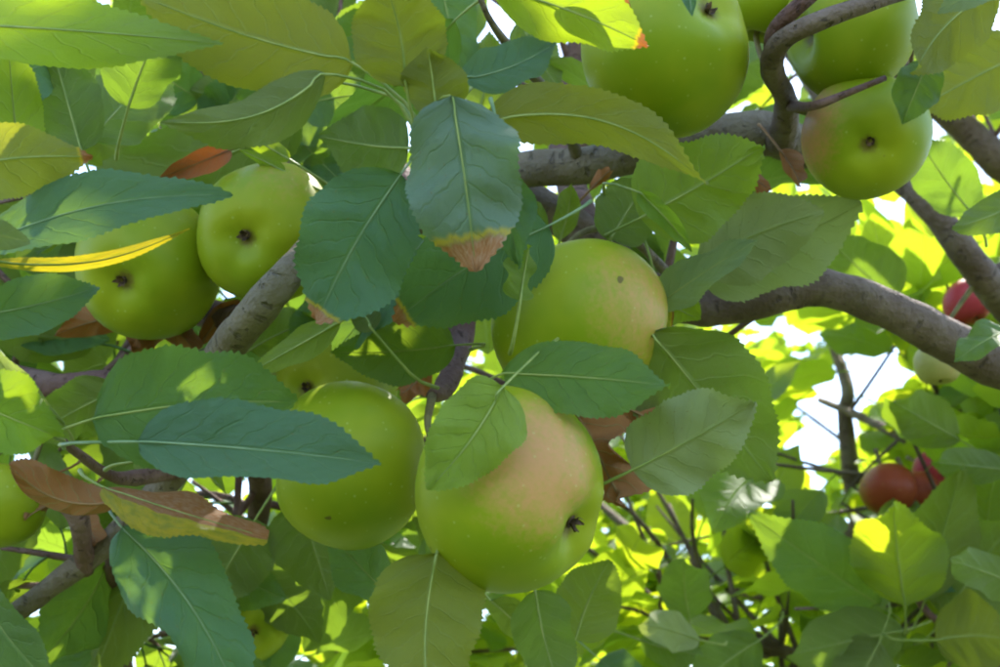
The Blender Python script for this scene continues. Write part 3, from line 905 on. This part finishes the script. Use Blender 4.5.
# --- top centre and right
leaf((484, 120, .475), (708, 184, .46), 36, 'under', 6, .45, .08, sway=-.13, mat='leaf_olive', label='olive leaf seen from below arching over the tan branch', shape=(.45, .85), pet=(520, 60, .54), tone=.1)
leaf((492, -14, .47), (648, 46, .46), 40, 'under', 12, .4, .1, mat='leaf_young', wither_glow='tipsmall', label='bright green leaf at the top edge left of the large apple', pet=(480, -10, .49))
leaf((462, 80, .48), (557, 42, .49), 28, 'top', -25, -.5, .1, mat='leaf_blue', pet=HUB, tone=.1)
leaf((570, -20, .49), (632, 18, .50), 16, 'under', 20, .5, .3, mat='leaf_olive', wither_glow='all')
leaf((684, -22, .47), (692, 16, .46), 9, 'top', 10, .3, .2, mat='leaf_blue')
leaf((640, 218, .515), (764, 146, .50), 56, 'under', 8, .3, .08, mat='leaf_young', label='broad green leaf seen from below right of the olive leaf', shape=(.48, .75), pet=(620, 225, .575), tone=.8)
leaf((638, 192, .50), (692, 252, .495), 14, 'top', 10, .4, .5, mat='leaf_young', pet=(620, 225, .575))
leaf((610, 240, .54), (650, 180, .55), 34, 'under', 0, .3, .1, mat='leaf', pet=(620, 225, .575))
leaf((560, 240, .60), (572, 185, .58), 13, 'under', 10, .3, .2, mat='leaf')
leaf((545, 232, .60), (520, 190, .58), 12, 'under', -10, .3, .2, mat='leaf')
leaf((700, 278, .575), (862, 204, .57), 54, 'under', 10, .3, .05, mat='leaf_pale', label='wide olive-grey leaf in front of the thick limb', shape=(.5, .75), tone=.9)
leaf((700, 262, .565), (824, 212, .55), 42, 'under', -10, .3, .06, mat='leaf_pale', shape=(.5, .75), tone=.4)
leaf((655, 308, .545), (757, 240, .525), 26, 'top', -15, .3, .1, mat='leaf_pale', shape=(.5, .75), tone=.2)
leaf((650, 290, .56), (700, 320, .57), 30, 'under', 10, .3, .1, mat='leaf_young')
leaf((995, -12, .50), (916, 70, .49), 42, 'under', -8, .35, .1, mat='leaf_olive', label='pale tan leaf at the top right corner', shape=(.5, .75), tone=.1)
leaf((1020, -20, .47), (938, 14, .46), 22, 'top', 10, .3, .1, mat='leaf_pale')
leaf((1030, 50, .60), (920, 108, .60), 42, 'under', 12, .3, .08, mat='leaf_olive', shape=(.5, .75))
leaf((928, 62, .52), (902, 124, .515), 22, 'top', -12, .3, .1, mat='leaf', shape=(.5, .75), tone=.0)
leaf((972, 214, .70), (918, 138, .70), 28, 'under', 0, .3, .08, mat='leaf', shape=(.5, .68))
leaf((1040, 190, .62), (952, 228, .60), 20, 'under', 20, .3, .1, mat='leaf')
leaf((895, 300, .80), (830, 240, .80), 40, 'under', 0, .3, .1, mat='leaf', shape=(.5, .75))
leaf((1010, 330, .62), (955, 362, .60), 22, 'top', 30, .3, .1, mat='leaf')
# --- lower left shade and lower middle
leaf((110, 560, .64), (10, 690, .62), 50, 'top', -48, .3, .1, mat='leaf', tone=.0)
leaf((175, 500, .62), (90, 690, .64), 56, 'under', 35, .3, .1, mat='leaf', tone=.0)
leaf((-30, 570, .60), (70, 700, .57), 44, 'top', 45, .3, .1, mat='leaf', tone=.0)
leaf((255, 520, .60), (200, 610, .60), 40, 'under', 10, .3, .1, mat='leaf', tone=.1)
leaf((300, 500, .60), (330, 600, .63), 40, 'under', -20, .3, .1, mat='leaf', tone=.1)
leaf((195, 560, .63), (285, 600, .62), 30, 'top', 25, .3, .1, mat='leaf', tone=.1)
leaf((535, 590, .56), (560, 690, .54), 34, 'under', 10, .3, .1, mat='leaf', tone=.2)
leaf((575, 640, .60), (610, 560, .60), 38, 'under', 0, .3, .1, mat='leaf', tone=.2, shape=(.5, .75))
leaf((490, 600, .58), (540, 650, .60), 28, 'under', 30, .3, .1, mat='leaf', tone=.2)
for bx, by, tx, ty, hw, sd in ((345, 300, 290, 345, 26, 'top'), (250, 350, 330, 318, 24, 'under'), (360, 165, 300, 190, 30, 'under'), (300, 140, 350, 190, 28, 'top'), (330, 100, 260, 150, 32, 'top'), (20, 330, 110, 340, 26, 'top'), (80, 300, 40, 345, 24, 'under'), (210, 130, 250, 70, 30, 'top'), (470, 300, 490, 240, 20, 'top'), (350, 95, 362, 0, 34, 'under'), (440, -20, 462, 70, 34, 'top'), (480, 110, 490, 30, 30, 'under'), (400, 20, 330, 40, 34, 'top'),
                               (200, 100, 140, 60, 32, 'top'), (270, 110, 190, 90, 32, 'under'), (140, 130, 100, 60, 30, 'top'), (520, 20, 560, 90, 26, 'under')):  # first three in this row added to keep sun off the large underside leaf
    leaf((bx, by, .66), (tx, ty, .65), hw, sd, (bx * 7) % 40 - 20, .3, .1, mat='leaf', tone=.0)
leaf((360, 322, .56), (432, 300, .56), 30, 'under', 0, .3, .1, mat='leaf')  # added to block a sun fleck on the plain green apple
leaf((300, 106, .58), (378, 94, .58), 32, 'top', 0, .3, .1, mat='leaf')  # added to block a sun fleck on the apple beside the grey branch
leaf((120, 390, .58), (30, 440, .57), 30, 'under', 0, .3, .1, mat='leaf')
for bx, by, tx, ty, hw, sd in ((130, 315, 55, 335, 20, 1), (150, 312, 195, 350, 24, 2), (105, 298, 140, 348, 20, 3), (175, 322, 130, 356, 20, 12), (200, 345, 240, 300, 12, 4), (60, 500, 25, 520, 18, 5), (75, 515, 95, 545, 14, 6), (40, 480, 5, 500, 16, 7),
                               (430, 370, 400, 395, 16, 8), (590, 190, 610, 170, 10, 9), (730, 160, 770, 190, 18, 10), (780, 150, 800, 185, 14, 11)):
    leaf((bx, by, .60), (tx, ty, .585), hw, 'under', sd * 37 % 60 - 30, .7, .4, (.7, .5), mat='dry', wave=.3)

# --- lower right: shaded leaves at the near side of the far tree
HB = (930, 612, 0.86)
for bx, by, tx, ty, hw, sd, mt, rl, d in (
    (905, 606, 893, 504, 46, 'under', 'leaf_far', 0, .82), (878, 604, 748, 512, 36, 'top', 'leaf', -28, .86), (925, 600, 962, 466, 38, 'under', 'leaf', 12, .84),
    (945, 618, 1018, 520, 44, 'under', 'leaf', -10, .85), (935, 640, 1010, 640, 42, 'under', 'leaf_olive', 0, .78), (905, 630, 790, 655, 34, 'under', 'leaf', 18, .84),
    (880, 640, 850, 700, 34, 'under', 'leaf', 0, .83), (1030, 590, 950, 560, 24, 'under', 'leaf', 25, .76),
    (1010, 470, 935, 462, 22, 'under', 'leaf', 10, .85), (960, 440, 890, 400, 26, 'under', 'leaf', 20, .88),
    (690, 620, 685, 560, 28, 'under', 'leaf', 0, .86), (700, 640, 640, 625, 20, 'under', 'leaf_pale', 30, .80), (640, 640, 700, 655, 22, 'under', 'leaf', -20, .82), (930, 560, 860, 545, 22, 'top', 'leaf_blue', 20, .90),
    (985, 555, 905, 590, 20, 'top', 'leaf_blue', -20, .88), (760, 640, 700, 690, 30, 'under', 'leaf', 0, .85), (600, 660, 650, 700, 26, 'top', 'leaf_blue', 0, .8)):
    leaf((bx, by, d), (tx, ty, d - .03), hw, sd, rl, .45, .12, mat=mt, tree=FAR, petlen=.03)
wood('twig', [(P(1010, 680, .92), .004), (P(950, 630, .865), .0032), (P(922, 606, .855), .0026), (P(900, 560, .87), .0018)], M['bark_red'], FAR, 16, 8, .15, track=False)

# ------------------------------------------------------------------ foliage grown on twigs
VAR = []


def variants(mat, nu, nv, tag, k=7, pet=True):
    out = []
    for i in range(k):
        rr = random.Random(500 + i)
        vs, fs, uvs, W = leaf_grid(nu, nv, rr.uniform(0.27, 0.36), rr.uniform(0.1, 0.8), rr.uniform(0.05, 0.3), (rr.uniform(-.3, .4), rr.uniform(-.3, .4)), rr.uniform(-.05, .05), teeth=1 if nu > 14 else 0, wave=rr.uniform(.05, .2), seed=900 + i, shape=(rr.uniform(.45, .6), rr.uniform(.68, .9)))
        vs = list(vs); fs = list(fs); uvs = list(uvs)
        if pet:
            k0 = len(vs)
            pv, pf, _ = tube_data(catmull([(Vector((-0.30, 0, -0.05)), 0.013), (Vector((-.12, 0, 0.0)), 0.010), (Vector((0.02, 0, 0.0)), 0.009)], 5), 4, cap=False)
            vs += pv
            uvs += [(0.0, 0.5)] * len(pv)
            fs += [tuple(q + k0 for q in f) for f in pf]
        out.append((vs, fs, uvs))
    return out


VMID = variants('leaf', 20, 3, 'mid')
VFAR = variants('leaf_far', 12, 2, 'far')
VLOW = variants('leaf_far', 6, 1, 'low', pet=False)


def mesh_from(name, data, mat, rv):
    vs, fs, uvs = data
    o = mesh_obj(name, vs, fs, mat, None, uvs, {'rnd': [rv] * len(vs), 'wither_glow': [0.0] * len(vs)})
    me = o.data
    bpy.data.objects.remove(o)
    return me


def grow(path, spacing, tw_len, n_leaf, leaf_len, t0=0.3, seed=0, twr=0.0014, flat=0.55, up=Vector((0, 0, 1))):
    """twigs along a limb with leaves set around them; returns twig paths and leaf frames"""
    rr = random.Random(seed)
    twigs, leaves = [], []
    L = sum((path[i + 1][0] - path[i][0]).length for i in range(len(path) - 1))
    nt = max(2, int(L * (1 - t0) / spacing))
    for k in range(nt):
        f = t0 + (1 - t0) * (k + rr.random()) / nt
        i = min(int(f * (len(path) - 1)), len(path) - 2)
        p = path[i][0]
        tan = (path[i + 1][0] - path[i][0]).normalized()
        rad = Vector((rr.gauss(0, 1), rr.gauss(0, 1), rr.gauss(0.25, 0.8)))
        rad = (rad - tan * rad.dot(tan)).normalized()
        d = (rad + tan * rr.uniform(0.2, 0.9)).normalized()
        ln = tw_len * rr.uniform(0.5, 1.3)
        bendv = Vector((rr.gauss(0, .3), rr.gauss(0, .3), rr.uniform(-.5, .3)))
        c = [(p, twr * 1.9), (p + d * ln * 0.35, twr * 1.5), (p + d * ln * 0.7 + bendv * ln * .18, twr * 1.2), (p + d * ln + bendv * ln * .45, twr * 0.8)]
        tp = catmull(c, 9)
        twigs.append(tp)
        nl = max(3, int(n_leaf * ln / tw_len))
        ang = rr.random() * 6.28
        for j in range(nl):
            g_ = 0.12 + 0.88 * (j + 1) / nl
            i2 = min(int(g_ * 8), 7)
            q = tp[i2][0].lerp(tp[i2 + 1][0], g_ * 8 - i2)
            tt = (tp[i2 + 1][0] - tp[i2][0]).normalized()
            ang += 2.4
            o1 = tt.orthogonal().normalized()
            o1 = Matrix.Rotation(ang, 3, tt) @ o1
            lf = g_ ** 2
            a = (o1 * (1 - 0.45 * lf) + tt * (0.45 + 0.8 * lf) + Vector((0, 0, -0.25))).normalized()
            nrm = (up + Vector((rr.gauss(0, flat), rr.gauss(0, flat), rr.gauss(0, flat * .6))) + o1 * 0.25).normalized()
            ll = leaf_len * rr.uniform(0.6, 1.2)
            leaves.append((q + a * ll * 0.28, a, nrm, ll))
    return twigs, leaves


def leaf_matrix(l):
    p, a, n, ll = l
    n = (n - a * n.dot(a))
    if n.length < 1e-3:
        n = a.orthogonal()
    n.normalize()
    s = n.cross(a)
    m = Matrix((a, s, n)).transposed().to_4x4()
    return Matrix.Translation(p) @ m @ Matrix.Scale(ll, 4)


def in_rects(p, rects):
    q = proj(p)
    if q is None:
        return False
    return any(((q[0] - cx) / rx) ** 2 + ((q[1] - cy) / ry) ** 2 < 1 for cx, cy, rx, ry in rects)


# openings in the far crown where the sky shows
GAPS = [(884, 375, 46, 36), (834, 412, 34, 44), (802, 460, 22, 24), (945, 120, 14, 26), (972, 176, 24, 24), (890, 205, 22, 16), (905, 365, 30, 14), (775, 325, 18, 10), (800, 335, 26, 12), (872, 405, 16, 16), (815, 600, 18, 8), (735, 655, 14, 10), (890, 455, 12, 10), (930, 440, 9, 6), (765, 505, 16, 12)]


def twig_object(tp, mat, parent):
    vs, fs, uvs = tube_data(tp, 6, 0.0)
    return mesh_obj('twig', vs, fs, mat, parent, uvs)


def stuff_leaves(name, items, data, mat, parent):
    V, F, U, RN = [], [], [], []
    k = 0
    rr = random.Random(3)
    arr = [(np.array([tuple(v) for v in d[0]]), d[1], d[2]) for d in data]
    for l in items:
        vs, fs, uvs = rr.choice(arr)
        m = np.array(leaf_matrix(l))
        w_ = vs @ m[:3, :3].T + m[:3, 3]
        V.append(w_)
        F.extend([tuple(q + k for q in f) for f in fs])
        U.extend(uvs)
        RN.extend([rr.random()] * len(vs))
        k += len(vs)
    V = np.concatenate(V)
    o = mesh_obj(name, V.tolist(), F, mat, parent, U, {'rnd': RN, 'wither_glow': [0.0] * k})
    o['kind'] = 'stuff'
    return o


# places that the sun reaches through openings in the crown
SUNSPOTS = [(P(40, 30, .43), .04), (P(30, 160, .43), .035), (P(100, 266, .465), .035), (P(150, 258, .467), .03), (P(50, 280, .463), .03), (P(190, 500, .445), .05), (P(140, 490, .45), .04), (P(235, 520, .435), .04), (P(560, 20, .47), .04), (P(600, 40, .47), .04),
            (P(10, 235, .41), .03), (P(700, 430, 1.5), .16), (P(640, 500, 1.5), .16), (P(790, 420, 1.4), .16), (P(830, 490, 1.4), .16), (P(720, 520, 1.4), .14), (P(880, 350, 1.3), .12),
            (P(930, 160, .8), .06), (P(940, 260, 1.2), .1), (P(420, 560, 1.4), .1), (P(600, 600, 1.3), .08), (P(340, 620, 1.3), .08), (P(640, 150, .47), .03), (P(690, 175, .46), .03)]


def sun_open(l):
    c = l[0] + l[1] * l[3] * 0.5
    for p, rad in SUNSPOTS:
        q = c - p
        h = q.dot(SUNDIR)
        if h > 0.02 and (q - SUNDIR * h).length < rad and h > rad * 0.8:
            return False
    return True


def visible(l):
    q = proj(l[0] + l[1] * l[3] * 0.5)
    return q is not None and -60 < q[0] < 1060 and -60 < q[1] < 727 and q[2] > 0.2


# ---- near tree: foliage just behind the foreground
nl_all = []
tw_all = []
for i, up in enumerate(uppers):
    tw, lv = grow(up, 0.024, 0.12, 7, 0.070, 0.2, seed=40 + i)
    tw_all += tw
    nl_all += lv
tw, lv = grow(limb_path[30:138], 0.05, 0.10, 6, 0.07, 0.0, seed=77)
tw_all += tw
nl_all += lv
tw, lv = grow(b5p, 0.07, 0.11, 5, 0.07, 0.4, seed=78)
tw_all += tw
nl_all += lv
PROT = []
keep = []
for l in nl_all:
    q = proj(l[0])
    q2 = proj(l[0] + l[1] * l[3])
    if q is None or q2 is None:
        continue
    if min(q[2], q2[2]) < 0.63 or not sun_open(l):
        continue
    x, y = (q[0] + q2[0]) / 2, (q[1] + q2[1]) / 2
    if x > 665 and y > 265 or (x > 800 and y > 165):
        continue                       # right side stays open towards the far tree
    if x > 470 and y > 420:
        continue
    keep.append(l)
vis = [l for l in keep if visible(l)]
out_ = [l for l in keep if not visible(l)]
vis.sort(key=lambda l: -l[3] / proj(l[0])[2])
n_part = 300 - (HERO - 17)
mesh_mid = [mesh_from('leaf', d, M['leaf'], i / 7) for i, d in enumerate(VMID)]
rr = random.Random(8)
for l in vis[:n_part]:
    o = bpy.data.objects.new('leaf', rr.choice(mesh_mid))
    COL.objects.link(o)
    attach(o, NEAR)
    o.matrix_basis = leaf_matrix(l)
rest = vis[n_part:] + out_
for tp in tw_all:
    q = [proj(p) for p, r in tp]
    if all(k is not None and k[2] > 0.6 for k in q):
        e = q[-1]
        if e[0] > 665 and e[1] > 265 or (e[0] > 800 and e[1] > 165) or (e[0] > 470 and e[1] > 420):
            continue
        twig_object(tp, M['bark_red'], NEAR)

# ---- near tree: the crown overhead, which shades the fruit
canopy = []
for k, (a, bb) in enumerate((((0.95, 0.98, 2.6), (-0.5, 0.9, 3.05)), ((0.97, 0.98, 2.5), (0.0, 0.45, 2.85)), ((0.95, 1.0, 2.75), (-0.2, 1.3, 3.3)), ((0.95, 1.0, 2.7), (0.3, 1.1, 3.25)), ((0.97, 0.98, 2.4), (-0.55, 0.5, 2.75)))):
    a, bb = Vector(a), Vector(bb)
    mid_ = a.lerp(bb, 0.5) + Vector((0, 0, 0.12))
    _, pth = wood('branch', [(a, 0.022), (mid_, 0.013), (bb, 0.004)], M['bark'], NEAR, 30, 8, 0.12, track=False)
    tw, lv = grow(pth, 0.023, 0.22, 9, 0.075, 0.22, seed=140 + k)
    canopy += [l for l in lv if sun_open(l) and not (proj(l[0]) and -20 < proj(l[0])[0] < 1020 and 20 < proj(l[0])[1] < 690 and (proj(l[0])[0] > 800))]
stuff_leaves('foliage', rest + canopy, VLOW, M['leaf_shade'], NEAR)

# ---- far tree
fl, ft = [], []
for i, pth in enumerate(far_limbs):
    back_row = (pth[-1][0] - CAM).length > 2.2
    tw, lv = grow(pth, 0.024 if back_row else 0.046, 0.26 if back_row else 0.20, 11 if back_row else 9, 0.062 if back_row else 0.072, 0.40, seed=240 + i, twr=0.0014)
    ft += tw
    fl += lv
fk = []
frng = random.Random(5)
for l in fl:
    c = l[0] + l[1] * l[3] * 0.5
    q = proj(c)
    if q is None or q[2] < 0.88:
        continue
    if in_rects(c, GAPS) or not sun_open(l):
        continue
    # the crown is thin in its middle, where sun and sky come through
    if 590 < q[0] < 870 and 315 < q[1] < 575 and q[2] < 1.9 and frng.random() < 0.76:
        continue
    # keep the red fruit in view
    if q[2] < 1.12 and in_rects(c, [(905, 488, 46, 30)]):
        continue
    fk.append(l)
fv = [l for l in fk if visible(l)]
fo = [l for l in fk if not visible(l)]


def showing(l):
    q = proj(l[0])
    s = l[3] / q[2]
    if q[0] < 470 and q[1] < 520 or q[1] < 120 and q[0] < 880:
        s *= 0.3                       # behind the foreground
    return s


fv.sort(key=lambda l: -showing(l))
mesh_far = [mesh_from('leaf', d, M['leaf_far'], i / 7) for i, d in enumerate(VFAR)]
for l in fv[:280]:
    o = bpy.data.objects.new('leaf', rr.choice(mesh_far))
    COL.objects.link(o)
    attach(o, FAR)
    o.matrix_basis = leaf_matrix(l)
stuff_leaves('foliage', fv[280:] + fo, VFAR, M['leaf_far'], FAR)
ft.sort(key=lambda tp: (tp[-1][0] - CAM).length)
for tp in ft[:60]:
    twig_object(tp, M['bark'], FAR)
print('HERO', HERO, 'near vis', len(vis), 'rest', len(rest), 'canopy', len(canopy), 'far', len(fv), len(fo), 'twigs', len(tw_all), len(ft))
